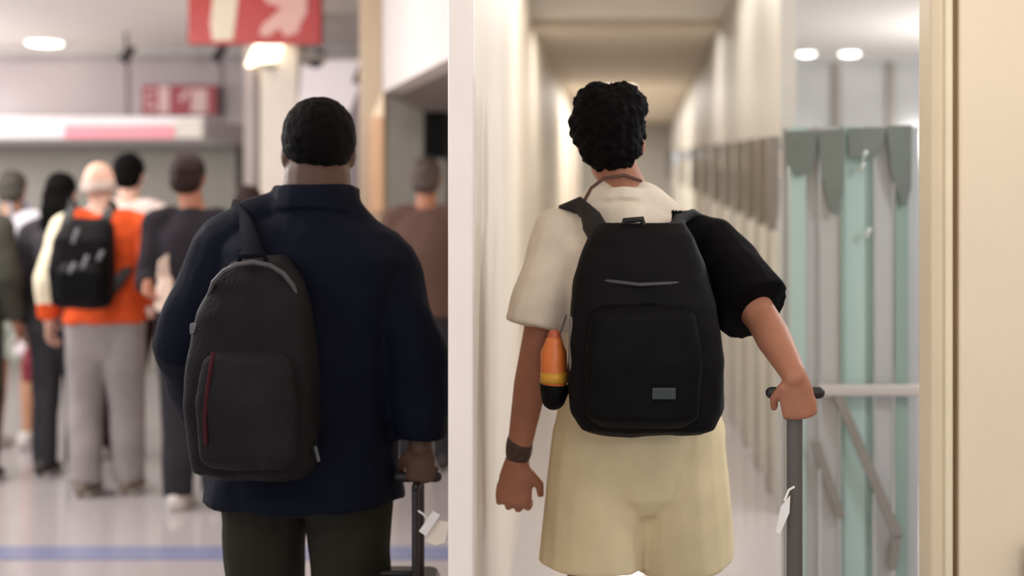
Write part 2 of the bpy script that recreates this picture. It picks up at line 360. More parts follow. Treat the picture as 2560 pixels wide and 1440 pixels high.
# cream door frame and panel at the right
d = 3.0
rj = struct(MB().prism([(XX(2298, d+.30), d+.30), (XX(2300, d+.12), d+.12), (XX(2326, d+.04), d+.04), (XX(2352, d+.02), d+.02), (XX(2384, d), d+.02), (XX(2384, d), d+.3)], 0, CEIL).build('trim_6', m_jamb, bevel=.006, seg=3))
MB().box(XX(2362, d), XX(2382, d), d-.006, d+.03, 0, CEIL).build('bead', mat('light_cream_bead', (232, 217, 186), .35), rj, bevel=.006, seg=3)
dp = struct(MB().box(XX(2396, d), XX(2900, d), d-.01, d+.05, 0, CEIL).build('door_1', m_cream, bevel=.01, seg=3))
struct(MB().box(XX(2380, d), XX(2400, d), d+.03, d+.06, 0, CEIL).build('trim_7', mat('brown_gap', (168, 140, 108), .6)))
h = MB().box(XX(2549, d), XX(2585, d), d-.05, d-.03, ZZ(1560, d), ZZ(1352, d)); h.box(XX(2560, d), XX(2575, d), d-.035, d-.008, ZZ(1500, d), ZZ(1400, d))
h.build('door_handle', mat('dark_brown_handle', (78, 58, 50), .4), dp, bevel=.006)

# ------------------------------------------------------------------ people
def cloth(name, rgb, rough=.85, var=.12, bump=.25, bs=220, sheen=.0): return mat(name, rgb, rough, var, 7, bump, bs, sheen=sheen, spec=.08)
def hand(b, wrist, dirv, palm, thumb, curl=(.35, .45, .3), s=1.0, splay=.0):
    """palm, four unequal fingers and a thumb leaving the side of the palm"""
    D = Vector(dirv).normalized(); T = Vector(thumb); T = (T-D*T.dot(D)).normalized(); Nn = Vector(palm); Nn = (Nn-D*Nn.dot(D)-T*Nn.dot(T)).normalized()
    w = Vector(wrist)
    b.tube([w-D*.01*s, w+D*.03*s, w+D*.085*s], [(.026*s, .021*s), (.037*s, .018*s), (.041*s, .014*s)], ref=Nn)
    for (o, L, k) in ((.0325, .074, .0), (.011, .083, .0), (-.011, .077, .0), (-.0325, .060, .0)):
        p = w+D*(.080-abs(o)*.15)*s+T*o*s; pts = [p-D*.02*s, p]; a = 0
        dd = (D+T*splay*o*10).normalized()
        for (q, c) in zip((.45, .31, .26), curl):
            a += c; p = p+(dd*math.cos(a)+Nn*math.sin(a))*L*q*s; pts.append(p)
        b.tube(pts, [.0088*s, .0092*s, .0086*s, .0078*s, .0066*s], ref=Nn+D*.3, n=10)
    p = w+D*.022*s+T*.030*s; pts = [w+D*.015*s+T*.014*s, p]
    p = p+(D*.62+T*.62+Nn*.32).normalized()*.036*s; pts.append(p)
    p = p+(D*.82+T*.1+Nn*.45).normalized()*.028*s; pts.append(p)
    b.tube(pts, [.014*s, .0135*s, .011*s, .0085*s], ref=Nn, n=10)

def person(label, px, d, h, cfg):
    """a walking or standing figure seen from behind; local x right, y forwards, z up"""
    root = thing('person', label, 'person', (XX(px, d), d, 0), cfg.get('group'))
    R0 = root.location.copy(); yaw = cfg.get('yaw', 0); Rz = Matrix.Rotation(yaw, 4, 'Z')
    k = h/1.75; w = cfg.get('w', 1.0)*k; vox = cfg.get('vox', .011); seed = cfg.get('seed', 1)
    J = dict(head=(0, .015, 1.628*k), neck=(0, -.005, 1.45*k),
             shl=(-.185*w, -.01, 1.40*k), ell=(-.245*w, -.04, 1.12*k), wrl=(-.25*w, .05, .87*k),
             shr=(.185*w, -.01, 1.40*k), elr=(.245*w, -.04, 1.12*k), wrr=(.25*w, .05, .87*k),
             hpl=(-.088*w, 0, .90*k), knl=(-.10*w, .03, .49*k), anl=(-.10*w, .0, .085*k),
             hpr=(.088*w, 0, .90*k), knr=(.10*w, .03, .49*k), anr=(.10*w, .0, .085*k))
    J.update(cfg.get('J', {}))
    J = {a: Vector(b) for a, b in J.items()}
    for a, b in cfg.get('JW', {}).items(): J[a] = Vector(b)-R0
    M4 = Matrix.Translation(R0) @ Rz
    def fin(b): return b.xform(M4)
    hx = J['head'].x*.5
    def X(z): return J['neck'].x*min(1, max(0, (z-.9*k)/(.55*k)))
    lean = cfg.get('lean', 0.0)
    def Yl(z): return lean*max(0, z-.9*k)
    TR = [(.83, .10, .085), (.88, .160, .118), (.97, .168, .118), (1.06, .152, .108), (1.16, .158, .112), (1.28, .178, .122), (1.36, .182, .112), (1.42, .150, .088), (1.455, .085, .066)]
    # ---- body: one continuous surface
    b = MB()
    b.tube([(X(z*k), Yl(z*k), z*k) for z, _, _ in TR], [(rx*w, ry*w) for _, rx, ry in TR], ref=(0, 1, 0), caps=(1, 0), n=24)
    hd = J['head']; nk = J['neck']; s = k*cfg.get('hs', 1.0)
    b.tube([nk+Vector((0, -.01, -.06*k)), nk+Vector((0, 0, .03*k)), hd+Vector((0, -.01, -.05*s))], [.078*w, .058*s*cfg.get('nw', 1), .056*s*cfg.get('nw', 1)])
    Hy = Matrix.Rotation(cfg.get('head_yaw', 0), 3, 'Z')
    def H(x, y, z): return hd+Hy @ Vector((x*s, y*s, z*s))
    b.ell(H(0, -.008, .018), (.077*s, .096*s, .104*s), Hy)
    b.ell(H(0, .038, -.055), (.056*s, .056*s, .062*s), Hy)
    b.ell(H(0, .086, -.095), (.024*s, .022*s, .02*s))
    b.tube([H(0, .088, .012), H(0, .112, -.03)], [.010*s, .017*s])
    b.ell(H(0, .085, .032), (.052*s, .014*s, .012*s), Hy)
    b.ell(H(0, .088, -.06), (.024*s, .012*s, .011*s))
    for sg in (-1, 1):
        b.ell(H(sg*.078, -.004, -.004), (.010*s, .022*s, .033*s), Hy)
        b.ell(H(sg*.03, .079, .012), (.015*s, .013*s, .010*s))
    for q, sg in (('l', -1), ('r', 1)):
        sh, el, wr_ = J['sh'+q], J['el'+q], J['wr'+q]
        b.tube([nk+Vector((sg*.04*w, -.012, -.01*k)), nk*.35+sh*.65+Vector((0, -.01, cfg.get('trap', .02)-.008)), sh], [.046*w, .050*w, .060*w])
        aw = cfg.get('aw', 1.0)
        b.tube([sh, sh.lerp(el, .5), el, el.lerp(wr_, .35), wr_], [.056*w*aw, .050*w*aw, .041*w*aw, .042*w*aw, .028*w*aw])
        hc = cfg.get('hand'+q, {})
        dirv = Vector(hc.get('dir', (wr_-el)+Vector((0, .03, -.06))))
        hand(b, wr_, dirv, hc.get('palm', (-sg*.8, .25, 0)), hc.get('thumb', (-sg*.2, 1, .1)), hc.get('curl', (.35, .45, .35)), k*hc.get('s', 1.0))
        hp, kn, an = J['hp'+q], J['kn'+q], J['an'+q]
        b.tube([hp, hp.lerp(kn, .5), kn, kn.lerp(an, .3), kn.lerp(an, .65), an], [.092*w, .080*w, .056*w, .056*w, .045*w, .034*w])
        b.tube([an+Vector((0, -.02, -.045*k)), an+Vector((0, .13, -.06*k))], [(.036, .03), (.04, .02)], ref=(0, 0, 1))
    fin(b).skin('body', cfg['skin'], root, vox, cfg.get('bit', 3), fac=.4)
    # ---- hair
    hk = cfg.get('hair', 'short'); b = MB()
    if hk == 'bald':
        b.tube([H(-.075, -.02, -.01), H(-.055, -.075, -.012), H(0, -.1, -.016), H(.055, -.075, -.012), H(.075, -.02, -.01)], [(.016*s, .036*s)]*5, ref=(0, 0, 1))
    else:
        top = cfg.get('hair_top', 0.0)
        b.ell(H(0, -.018, .036+top*.4), (.088*s, .105*s, (.098+top)*s), Hy)
        b.ell(H(0, -.048, cfg.get('nape', -.01)), (.082*s, .068*s, .075*s), Hy)
        if hk == 'curly':
            b.ell(H(-.035, .0, .085), (.062*s, .08*s, .065*s)); b.ell(H(.03, .0, .085), (.062*s, .08*s, .065*s)); b.ell(H(-.06, -.02, .04), (.045*s, .07*s, .07*s))
        if hk == 'long':
            b.tube([H(0, -.05, .03), H(0, -.075, -.08), H(0, -.08, -.2), H(0, -.07, -.28)], [(.085*s, .06*s), (.095*s, .05*s), (.10*s, .04*s), (.08*s, .03*s)], ref=(0, 1, 0))
    fin(b).skin('hair', cfg['hairm'], root, min(vox, .009), 3, amp=cfg.get('hamp', .006), nsc=cfg.get('hns', 40), seed=seed)
    # ---- top garment
    tp = cfg['top']; ease = tp.get('ease', .018); hem = tp['hem']; cuff = tp.get('cuff', 1.0)
    b = MB(); tw = tp.get('w', w); pts = []; rad = []
    pts.append((X(hem), Yl(hem), hem))
    def prof(z):
        z = z/k
        for i in range(len(TR)-1):
            if TR[i][0] <= z <= TR[i+1][0]:
                t_ = (z-TR[i][0])/(TR[i+1][0]-TR[i][0]); return (TR[i][1]+(TR[i+1][1]-TR[i][1])*t_, TR[i][2]+(TR[i+1][2]-TR[i][2])*t_)
        return (TR[1][1], TR[1][2]) if z < .88 else TR[-1][1:]
    hr = prof(max(hem, .95*k)); rad.append((hr[0]*tw+ease+tp.get('flare', .01), hr[1]*tw+ease+tp.get('flare', .01)))
    for z in (.90, .98, 1.06, 1.16, 1.28, 1.36, 1.42, 1.465):
        if z*k > hem+.03:
            pr = prof(z*k); e = ease if z < 1.4 else ease*.7
            if z < 1.2: pr = (max(pr[0], .165), max(pr[1], .118))
            pts.append((X(z*k), Yl(z*k), z*k)); rad.append((pr[0]*tw+e, pr[1]*tw+e))
    b.tube(pts, rad, ref=(0, 1, 0), caps=(0, 0), n=28)
    sr = tp.get('sleeve', (.074, .064, .05))
    for q, sg in (('l', -1), ('r', 1)):
        sh, el, wr_ = J['sh'+q], J['el'+q], J['wr'+q]
        b.tube([nk+Vector((sg*.045*w, -.012, -.01*k)), nk*.4+sh*.6+Vector((0, -.008, cfg.get('trap', .02))), sh], [.052*w, .060*w, sr[0]*w])
        if cuff <= .6:
            e2 = sh.lerp(el, cuff/.6*1.0)
            b.tube([sh, sh.lerp(e2, .5), e2], [sr[0]*w, sr[1]*w, sr[2]*w], caps=(1, 0))
        else:
            c2_ = el.lerp(wr_, (cuff-.6)/.4)
            b.tube([sh, sh.lerp(el, .5), el, el.lerp(c2_, .5), c2_], [sr[0]*w, sr[1]*w*1.03, sr[1]*w, (sr[1]+sr[2])*.5*w, sr[2]*w], caps=(1, 0))
    b.tube([nk+Vector((0, -.014, -.10*k)), nk+Vector((0, -.010, -.055*k)), nk+Vector((0, -.008, -.02*k))], [.112*w, .100*w, .088*w], caps=(0, 0))
    if tp.get('collar'):
        cr = tp['collar']; b.tube([nk+Vector((0, -.008, -.02*k)), nk+Vector((0, 0, cr))], [tp.get('cw', .082)*w, tp.get('cw', .082)*.92*w], caps=(0, 0))
    g = fin(b).skin(tp['name'], tp['mats'], root, vox, tp.get('it', 16 if vox < .007 else 5), amp=tp.get('amp', .008), nsc=tp.get('nsc', 7), seed=seed, vstretch=tp.get('vst', .8))
    if len(tp['mats']) > 1:
        for p in g.data.polygons:
            if tp['split'](p.center): p.material_index = 1
    # ---- trousers or shorts
    bt = cfg['bottom']; b = MB(); e = bt.get('ease', .014); lw_ = bt.get('w', w)
    b.tube([(0, 0, .80*k), (0, 0, .88*k), (0, 0, .97*k), (0, 0, 1.04*k)], [(.13*lw_+e, .10*lw_+e), (.168*lw_+e, .122*lw_+e), (.170*lw_+e, .120*lw_+e), (.158*lw_+e, .112*lw_+e)], ref=(0, 1, 0), caps=(1, 0), n=24)
    for q in 'lr':
        hp, kn, an = J['hp'+q], J['kn'+q], J['an'+q]
        lr_ = bt.get('leg', (.105, .082, .066))
        if bt.get('short'):
            zc = bt['short']; t_ = (hp.z-zc)/(hp.z-kn.z); e2 = hp.lerp(kn, t_)
            b.tube([hp, hp.lerp(e2, .5), e2], [lr_[0]*lw_, lr_[1]*lw_, lr_[2]*lw_], caps=(1, 0))
        else:
            b.tube([hp, hp.lerp(kn, .5), kn, kn.lerp(an, .5), an+Vector((0, 0, -.02*k))], [lr_[0]*lw_, (lr_[0]+lr_[1])/2*lw_, lr_[1]*lw_, (lr_[1]+lr_[2])/2*lw_, lr_[2]*lw_], caps=(1, 0))
    fin(b).skin(bt['name'], bt['m'], root, vox, 16 if vox < .007 else 5, amp=bt.get('amp', .006), nsc=8, seed=seed+5, vstretch=.7)
    # ---- shoes
    for q in 'lr':
        an = J['an'+q]; b = MB(); z0 = an.z-.085*k
        c = Vector((an.x, an.y, z0))
        b.tube([c+Vector((0, -.05, .045)), c+Vector((0, .03, .048)), c+Vector((0, .12, .035)), c+Vector((0, .17, .028))], [(.040, .045), (.046, .047), (.050, .034), (.040, .027)], ref=(0, 0, 1))
        b.tube([c+Vector((0, -.02, .03)), c+Vector((0, -.02, .105))], [.047, .045], caps=(0, 0))
        so = fin(b).skin('shoe', cfg['shoe'], root, min(vox, .010), 3)
        b = MB(); b.tube([c+Vector((0, -.055, .014)), c+Vector((0, .04, .014)), c+Vector((0, .14, .014))], [(.043, .0135), (.049, .0135), (.050, .0135)], ref=(0, 0, 1), n=20)
        fin(b).build('sole', cfg.get('sole', mat('white_sole', (214, 208, 204), .6)), so, smooth=True)
    return root, J, fin

sk_med = mat('warm_brown_skin', (166, 112, 88), .5, .08, 12, .1, 90, spec=.3)
sk_dark = mat('deep_brown_skin', (84, 61, 49), .5, .08, 12, .1, 90, spec=.3)
sk_pale = mat('fair_skin', (214, 172, 152), .5, .06, 12, .1, 90, spec=.3)
hair_blk = mat('black_hair', (9, 7, 7), .75, .3, 60, .6, 160, spec=.08)
hair_brn = mat('dark_brown_hair', (44, 28, 24), .6, .3, 60, .6, 160, spec=.2)
hair_gry = mat('pale_grey_hair', (196, 176, 166), .7, .15, 60, .5, 160)
denim = cloth('dark_grey_trousers', (52, 50, 54))
grey_tr = cloth('mid_grey_trousers', (150, 143, 142))
wht_shoe = mat('white_shoe', (208, 202, 198), .6); dk_shoe = mat('dark_shoe', (48, 42, 40), .6)
gr_shoe = mat('grey_brown_shoe', (118, 106, 96), .6)

# --- the man with the two-tone shirt (right)
d = 3.64
black_tee = cloth('black_shirt_cloth', (7, 6, 7)); white_tee = cloth('offwhite_shirt_cloth', (228, 216, 200), bump=.2)
cream_cloth = cloth('cream_shorts_cloth', (222, 205, 168), var=.06)
p2, J2, fin2 = person('person from behind with black curly hair and a half white, half black shirt', 1595, d, 1.775, dict(
    skin=sk_med, hairm=hair_blk, hair='curly', hair_top=.0, hamp=.009, hns=45, shoe=wht_shoe, w=1.02, vox=.0048, bit=3, seed=2, hs=.98, nw=.98, trap=-.012,
    JW=dict(head=P(1528, 352, d+.02), neck=P(1560, 497, d),
            shl=P(1408, 598, d), ell=P(1345, 855, d-.03), wrl=P(1292, 1156, d+.02),
            shr=P(1780, 622, d), elr=P(1908, 800, 3.47), wrr=P(1988, 942, 3.30)),
    J=dict(anl=(-.12, -.12, .085), anr=(.12, .16, .085), knl=(-.12, 0, .50), knr=(.12, .10, .50)),
    handl=dict(dir=(-.10, .02, -1), palm=(.35, .9, 0), thumb=(1, -.1, .1), curl=(.55, .95, .6), s=1.12),
    handr=dict(dir=(.12, .05, -.9), palm=(-.2, 1, 0), thumb=(-1, .1, 0), curl=(.95, 1.3, .9)), aw=.98,
    top=dict(name='shirt', hem=.96, cuff=.52, ease=.020, collar=.012, sleeve=(.078, .088, .092), mats=[white_tee, black_tee], split=lambda c: c.x > .082 and c.z < 1.47, amp=.010, nsc=8),
    bottom=dict(name='shorts', m=cream_cloth, short=.575, ease=.022, leg=(.118, .122, .128), w=1.08)))
# cord round the neck and the collar
b = MB(); b.tube([P(1462, 500, 3.555), P(1478, 470, 3.56), P(1510, 446, 3.565), P(1560, 438, 3.57), P(1602, 452, 3.58)], [.0045]*5, n=8)
b.build('neck_cord', mat('brown_cord', (88, 58, 44), .6), p2, smooth=True)
b = MB(); b.tube([P(1300, 1102, 3.653), P(1298, 1118, 3.655), P(1296, 1134, 3.657)], [.0335, .0345, .033], caps=(1, 1), n=20); b.build('bracelet', mat('dark_bead_bracelet', (70, 50, 40), .5, .3, 90, .8, 120), p2, smooth=True)

# --- the man in the navy jacket (left of the pale wall)
d = 3.8
navy = cloth('navy_jacket_cloth', (14, 18, 31), .75, .15, .3, 160); olive = cloth('olive_black_trousers', (44, 42, 36))
p1, J1, fin1 = person('large person from behind in a navy jacket, dark short hair', 762, d, 1.745, dict(
    skin=sk_dark, hairm=hair_blk, hair='short', nape=.03, hamp=.003, hns=50, shoe=dk_shoe, sole=mat('dark_sole', (40, 38, 38), .7), w=1.28, vox=.006, bit=3, seed=3, hs=1.12, nw=1.4, head_yaw=.3,
    JW=dict(head=P(796, 382, d+.02), neck=P(792, 515, d),
            shl=P(572, 622, d), ell=P(468, 870, d-.03), wrl=P(520, 1060, d+.27),
            shr=P(962, 682, d), elr=P(1036, 895, d-.03), wrr=P(1052, 1115, d-.06)),
    handr=dict(dir=(-.02, .05, -1), palm=(-.15, 1, 0), thumb=(-1, .1, 0), curl=(.95, 1.2, .8)), aw=.85,
    J=dict(anl=(-.13, .12, .085), anr=(.13, -.08, .085), knl=(-.125, .09, .49), knr=(.12, .02, .49)),
    top=dict(name='jacket', hem=.705, cuff=.98, ease=.03, sleeve=(.076, .068, .052), mats=[navy], amp=.014, nsc=6, collar=.05, cw=.098, flare=.018, w=1.30),
    bottom=dict(name='trousers', m=olive, ease=.012, leg=(.098, .086, .072), amp=.01, w=1.26)))

# --- the queue further off
def clo(*a, **k): return cloth(*a, **k)
orange = clo('orange_sweater_cloth', (222, 88, 44)); yellow = clo('pale_yellow_cloth', (236, 226, 196))
p3, J3, fin3 = person('person with pale thinning hair in an orange top and grey trousers', 262, 7.5, 1.735, dict(
    skin=sk_pale, hairm=hair_gry, hair='bald', shoe=gr_shoe, w=1.06, seed=4,
    J=dict(head=(-.035, .02, 1.615), elr=(.275, -.07, 1.13), wrr=(.22, .12, 1.0), ell=(-.27, -.05, 1.12), wrl=(-.30, .03, .90), anl=(-.085, -.05, .085), anr=(.115, .03, .085), knl=(-.11, .03, .49)),
    top=dict(name='sweater', hem=.90, cuff=.95, ease=.03, sleeve=(.082, .076, .056), mats=[orange, yellow], split=lambda c: c.x < -.185 and c.z > 1.0, amp=.012, collar=.01),
    bottom=dict(name='trousers', m=grey_tr, leg=(.112, .09, .078))))
white_top = clo('white_top_cloth', (226, 208, 200))
person('person with black hair and a white top behind the orange top', 322, 8.6, 1.82, dict(
    skin=sk_pale, hairm=hair_blk, shoe=wht_shoe, seed=5, J=dict(anl=(-.14, 0, .085), anr=(-.03, -.05, .085), knl=(-.12, .02, .49), knr=(.0, .02, .49)),
    top=dict(name='shirt', hem=.88, cuff=.5, sleeve=(.07, .066, .066), mats=[white_top]), bottom=dict(name='trousers', m=clo('maroon_black_trousers', (44, 24, 26)))))
char = clo('charcoal_jacket_cloth', (46, 43, 48))
p5, J5, fin5 = person('person in a charcoal jacket with white sleeve stripes, brown hair', 484, 7.16, 1.76, dict(
    skin=sk_med, hairm=hair_brn, shoe=wht_shoe, w=.94, seed=6, J=dict(head=(-.03, .015, 1.64), ell=(-.205, -.05, 1.13), wrl=(-.17, -.17, 1.12), shr=(.19, 0, 1.40), anl=(-.07, -.02, .085), anr=(.09, .1, .085), knl=(-.08, .02, .49)),
    top=dict(name='jacket', hem=.86, cuff=.97, ease=.028, sleeve=(.082, .074, .052), mats=[char], amp=.012, collar=.03),
    bottom=dict(name='trousers', m=denim, leg=(.11, .092, .08))))
for i in range(3):
    q = P(428+i*15, 655-i*12, 7.045)
    MB().tube([q, q+Vector((.034, .005, .085))], [(.0085, .006)]*2, n=10).build('sleeve_stripe', mat('white_stripe', (228, 222, 226), .6), p5, smooth=True)
person('person with long black hair and dark clothes, left of the orange top', 152, 8.05, 1.69, dict(
    skin=sk_pale, hairm=hair_blk, hair='long', shoe=dk_shoe, w=.95, seed=7,
    top=dict(name='coat', hem=.80, cuff=.97, ease=.025, mats=[clo('grey_black_coat', (62, 60, 64))]), bottom=dict(name='trousers', m=clo('slate_trousers', (58, 58, 62)), leg=(.105, .082, .07))))
person('person in a navy top and pale shorts with bare legs at the left', 30, 9.0, 1.73, dict(JW=dict(ell=P(-66, 690, 9.0), elr=P(112, 660, 8.95), wrr=P(74, 748, 8.74)), handr=dict(dir=(0, 0, -1), palm=(-1, 0, 0), thumb=(0, 1, 0), curl=(.9, 1.2, .8)),
    skin=mat('tanned_skin', (186, 138, 108), .5, .08), hairm=mat('olive_brown_hair', (70, 66, 58), .7, .2, 60, .5, 160), shoe=wht_shoe, seed=8,
    top=dict(name='shirt', hem=.86, cuff=.95, ease=.03, mats=[clo('slate_navy_cloth', (56, 62, 82))]), bottom=dict(name='shorts', m=clo('pale_sage_shorts', (168, 172, 160)), short=.56, leg=(.115, .11, .11))))
person('person in dark clothes cut off by the left edge', -82, 7.85, 1.74, dict(
    skin=sk_med, hairm=hair_brn, shoe=dk_shoe, seed=9,
    top=dict(name='jacket', hem=.84, cuff=.97, ease=.02, mats=[clo('dark_olive_jacket', (66, 66, 58))]), bottom=dict(name='trousers', m=clo('dark_olive_trousers', (58, 60, 54)))))
person('shorter person in black between the charcoal and navy jackets', 622, 8.3, 1.62, dict(
    skin=sk_med, hairm=hair_brn, shoe=dk_shoe, seed=10,
    top=dict(name='jacket', hem=.84, cuff=.97, ease=.03, mats=[clo('soft_black_jacket', (36, 34, 40))]), bottom=dict(name='trousers', m=denim)))
person('person with brown hair and a reddish brown top in the shop opening', 1066, 8.2, 1.78, dict(
    skin=sk_med, hairm=mat('grey_brown_hair', (74, 60, 54), .6, .25, 50, .5, 150), shoe=dk_shoe, seed=11,
    top=dict(name='sweater', hem=.88, cuff=.97, ease=.025, mats=[clo('reddish_brown_cloth', (98, 76, 68))]), bottom=dict(name='trousers', m=denim)))

# ------------------------------------------------------------------ bags and luggage
def sq(cx, cy, a, b_, n, e=.5):
    out = []
    for i in range(n):
        t_ = 2*math.pi*i/n; c, s_ = math.cos(t_), math.sin(t_)
        out.append((cx+a*math.copysign(abs(c)**e, c), cy+b_*math.copysign(abs(s_)**e, s_)))
    return out
def packmesh(cx, y0, zs, n=28):
    """zs: list of (z, half width, half depth, x offset); back side at y0, bulging towards the camera (-y)"""
    return [[(x, y, z) for x, y in sq(cx+ox, y0-dp_, hw, dp_, n)] for (z, hw, dp_, ox) in zs]
def backpack(label, cx, y0, zs, body_m, scale_noise=.006, vox=.008, seed=1, pocket=None, strap_pts=(), strap_m=None, handle=None, strap_w=.03, bands=()):
    z0 = zs[0][0]
    t = thing('backpack', label, 'backpack', (cx, y0, z0))
    b = MB(); b.loft(packmesh(cx, y0, zs)); b.skin('main_bag', body_m[0], t, vox, 6, amp=scale_noise, nsc=9, seed=seed)
    if pocket:
        b = MB(); b.loft(packmesh(*pocket)); b.skin('front_pocket', body_m[1], t, vox, 6, amp=scale_noise*.6, nsc=9, seed=seed+3)
    for pts in strap_pts:
        b = MB(); b.tube(pts, [(strap_w, .008)]*len(pts), ref=(0, 1, .3), n=12); b.build('shoulder_strap', strap_m, t, smooth=True)
    if handle:
        b = MB(); b.tube(handle, [.008]*len(handle), n=10); b.build('grab_handle', strap_m, t, smooth=True)
    return t
bk = cloth('black_pack_fabric', (17, 16, 18), .6, .15, .3, 200); bk2 = cloth('black_pack_pocket', (11, 11, 12), .5, .15, .3, 200)
strap = mat('black_webbing', (20, 17, 16), .7)
# right man's pack
d = 3.50; cx = XX(1616, 3.40)
t2 = backpack('black backpack on the back of the two-tone shirt', cx, d, [
    (ZZ(1092, 3.4), .125, .05, .006), (ZZ(1075, 3.4), .160, .075, .004), (ZZ(1030, 3.4), .182, .085, .0), (ZZ(900, 3.4), .186, .090, .0), (ZZ(760, 3.4), .172, .085, -.008),
    (ZZ(650, 3.4), .148, .072, -.014), (ZZ(585, 3.4), .125, .055, -.012), (ZZ(556, 3.4), .10, .035, -.010)], (bk, bk2), seed=2,
    pocket=(XX(1608, 3.3), 3.36, [(ZZ(1075, 3.3), .10, .015, 0), (ZZ(1050, 3.3), .130, .03, 0), (ZZ(900, 3.3), .138, .036, 0), (ZZ(790, 3.3), .125, .03, 0), (ZZ(762, 3.3), .10, .015, 0)]),
    strap_pts=[[P(1500, 590, 3.47), P(1478, 552, 3.50), P(1455, 520, 3.545), P(1425, 524, 3.62), P(1415, 590, 3.72)],
               [P(1690, 590, 3.47), P(1705, 560, 3.50), P(1715, 545, 3.55), P(1730, 545, 3.63), P(1740, 600, 3.73)]],
    strap_m=strap, handle=[P(1556, 580, 3.44), P(1562, 552, 3.43), P(1605, 548, 3.43), P(1612, 580, 3.44)])
b = MB(); b.tube([P(1432, 800, 3.37), P(1430, 900, 3.36), P(1440, 1000, 3.37)], [.009, .009, .007], n=10); b.build('side_zip', mat('grey_zip_tape', (112, 104, 102), .5), t2, smooth=True)
b = MB().box(XX(1630, 3.28), XX(1690, 3.28), 3.284, 3.291, ZZ(1000, 3.28), ZZ(970, 3.28)); b.build('patch', mat('dark_teal_patch', (40, 48, 50), .5), t2, bevel=.003)
b = MB(); b.tube([P(1500, 700, 3.352), P(1600, 712, 3.335), P(1720, 706, 3.352)], [.005]*3, n=8); b.build('top_zip', mat('dull_grey_zip', (58, 56, 58), .45), t2, smooth=True)
b = MB(); b.tube([P(1412, 790, 3.44), P(1398, 830, 3.44), P(1390, 870, 3.45)], [.005]*3, n=8); b.build('compression_strap', mat('grey_webbing', (150, 140, 132), .6), t2, smooth=True)
# mesh pocket and bottle at its left side
b = MB(); b.tube([P(1384, 994, 3.43), P(1386, 980, 3.43), P(1387, 962, 3.43)], [.030, .034, .036], caps=(1, 0)); b.build('side_pocket', bk2, t2, smooth=True)
bo = thing('bottle', 'orange bottle in the side pocket of the black backpack', 'bottle', P(1388, 1000, 3.43))
b = MB(); b.tube([P(1386, 980, 3.43), P(1385, 940, 3.43), P(1384, 880, 3.43), P(1385, 858, 3.43)], [.028, .032, .031, .022]); b.build('bottle_body', mat('orange_bottle_plastic', (226, 122, 60), .35, .12, 8), bo, smooth=True)
b = MB(); b.tube([P(1385, 852, 3.43), P(1386, 840, 3.43)], [.017, .016], caps=(0, 1)); b.build('cap', mat('red_orange_cap', (196, 96, 66), .4), bo, smooth=True)
b = MB(); b.tube([P(1385, 956, 3.43), P(1385, 930, 3.43)], [.0330, .0332], caps=(0, 0), n=20); b.build('label_band', mat('yellow_band', (214, 158, 50), .4), bo, smooth=True)

# navy man's pack, hanging low behind his left side
chp = cloth('charcoal_pack_fabric', (27, 25, 27), .6, .2, .4, 140); chp2 = cloth('charcoal_pocket_fabric', (31, 28, 30), .6, .2, .4, 140)
d = 3.60; cx = XX(628, 3.5)
t1 = backpack('charcoal backpack with red piping slung behind the navy jacket', cx, d, [
    (ZZ(1205, 3.5), .11, .05, .0), (ZZ(1180, 3.5), .145, .07, -.0), (ZZ(1050, 3.5), .160, .085, .0), (ZZ(900, 3.5), .155, .085, .0), (ZZ(780, 3.5), .135, .075, .004),
    (ZZ(700, 3.5), .108, .06, .008), (ZZ(655, 3.5), .075, .04, .008), (ZZ(638, 3.5), .05, .02, .01)], (chp, chp2), seed=5,
    pocket=(XX(618, 3.42), 3.455, [(ZZ(1180, 3.42), .09, .015, 0), (ZZ(1150, 3.42), .115, .03, 0), (ZZ(1000, 3.42), .12, .036, 0), (ZZ(900, 3.42), .105, .028, 0), (ZZ(876, 3.42), .08, .012, 0)]),
    strap_pts=[[P(640, 690, 3.56), P(628, 620, 3.61), P(612, 565, 3.67), P(600, 520, 3.78), P(596, 550, 3.9)]],
    strap_m=mat('dark_navy_webbing', (13, 15, 24), .85, spec=.1), handle=[P(596, 668, 3.53), P(600, 640, 3.52), P(660, 636, 3.52), P(668, 662, 3.53)])
b = MB(); b.tube([P(532, 884, 3.405), P(520, 960, 3.388), P(512, 1040, 3.388), P(514, 1110, 3.392)], [.005]*4, n=8); b.build('piping', mat('dull_red_piping', (62, 26, 32), .8, spec=.1), t1, smooth=True)
b = MB(); b.tube([P(520, 740, 3.49), P(534, 706, 3.485), P(560, 678, 3.48), P(594, 662, 3.476), P(634, 656, 3.474), P(676, 664, 3.476), P(708, 684, 3.48), P(732, 714, 3.486), P(744, 744, 3.49)], [.004]+[.0065]*7+[.004], n=10); b.build('top_seam', mat('grey_seam_tape', (62, 59, 63), .5), t1, smooth=True)
b = MB().box(XX(476, 3.47), XX(498, 3.47), 3.462, 3.49, ZZ(835, 3.47), ZZ(808, 3.47)); b.build('buckle', mat('grey_buckle', (88, 88, 94), .5), t1, bevel=.003)
b = MB(); b.tube([P(788, 1120, 3.5), P(796, 1150, 3.49)], [.006, .005], n=8); b.build('zip_pull', mat('grey_zip_pull', (74, 76, 82), .4), t1, smooth=True)
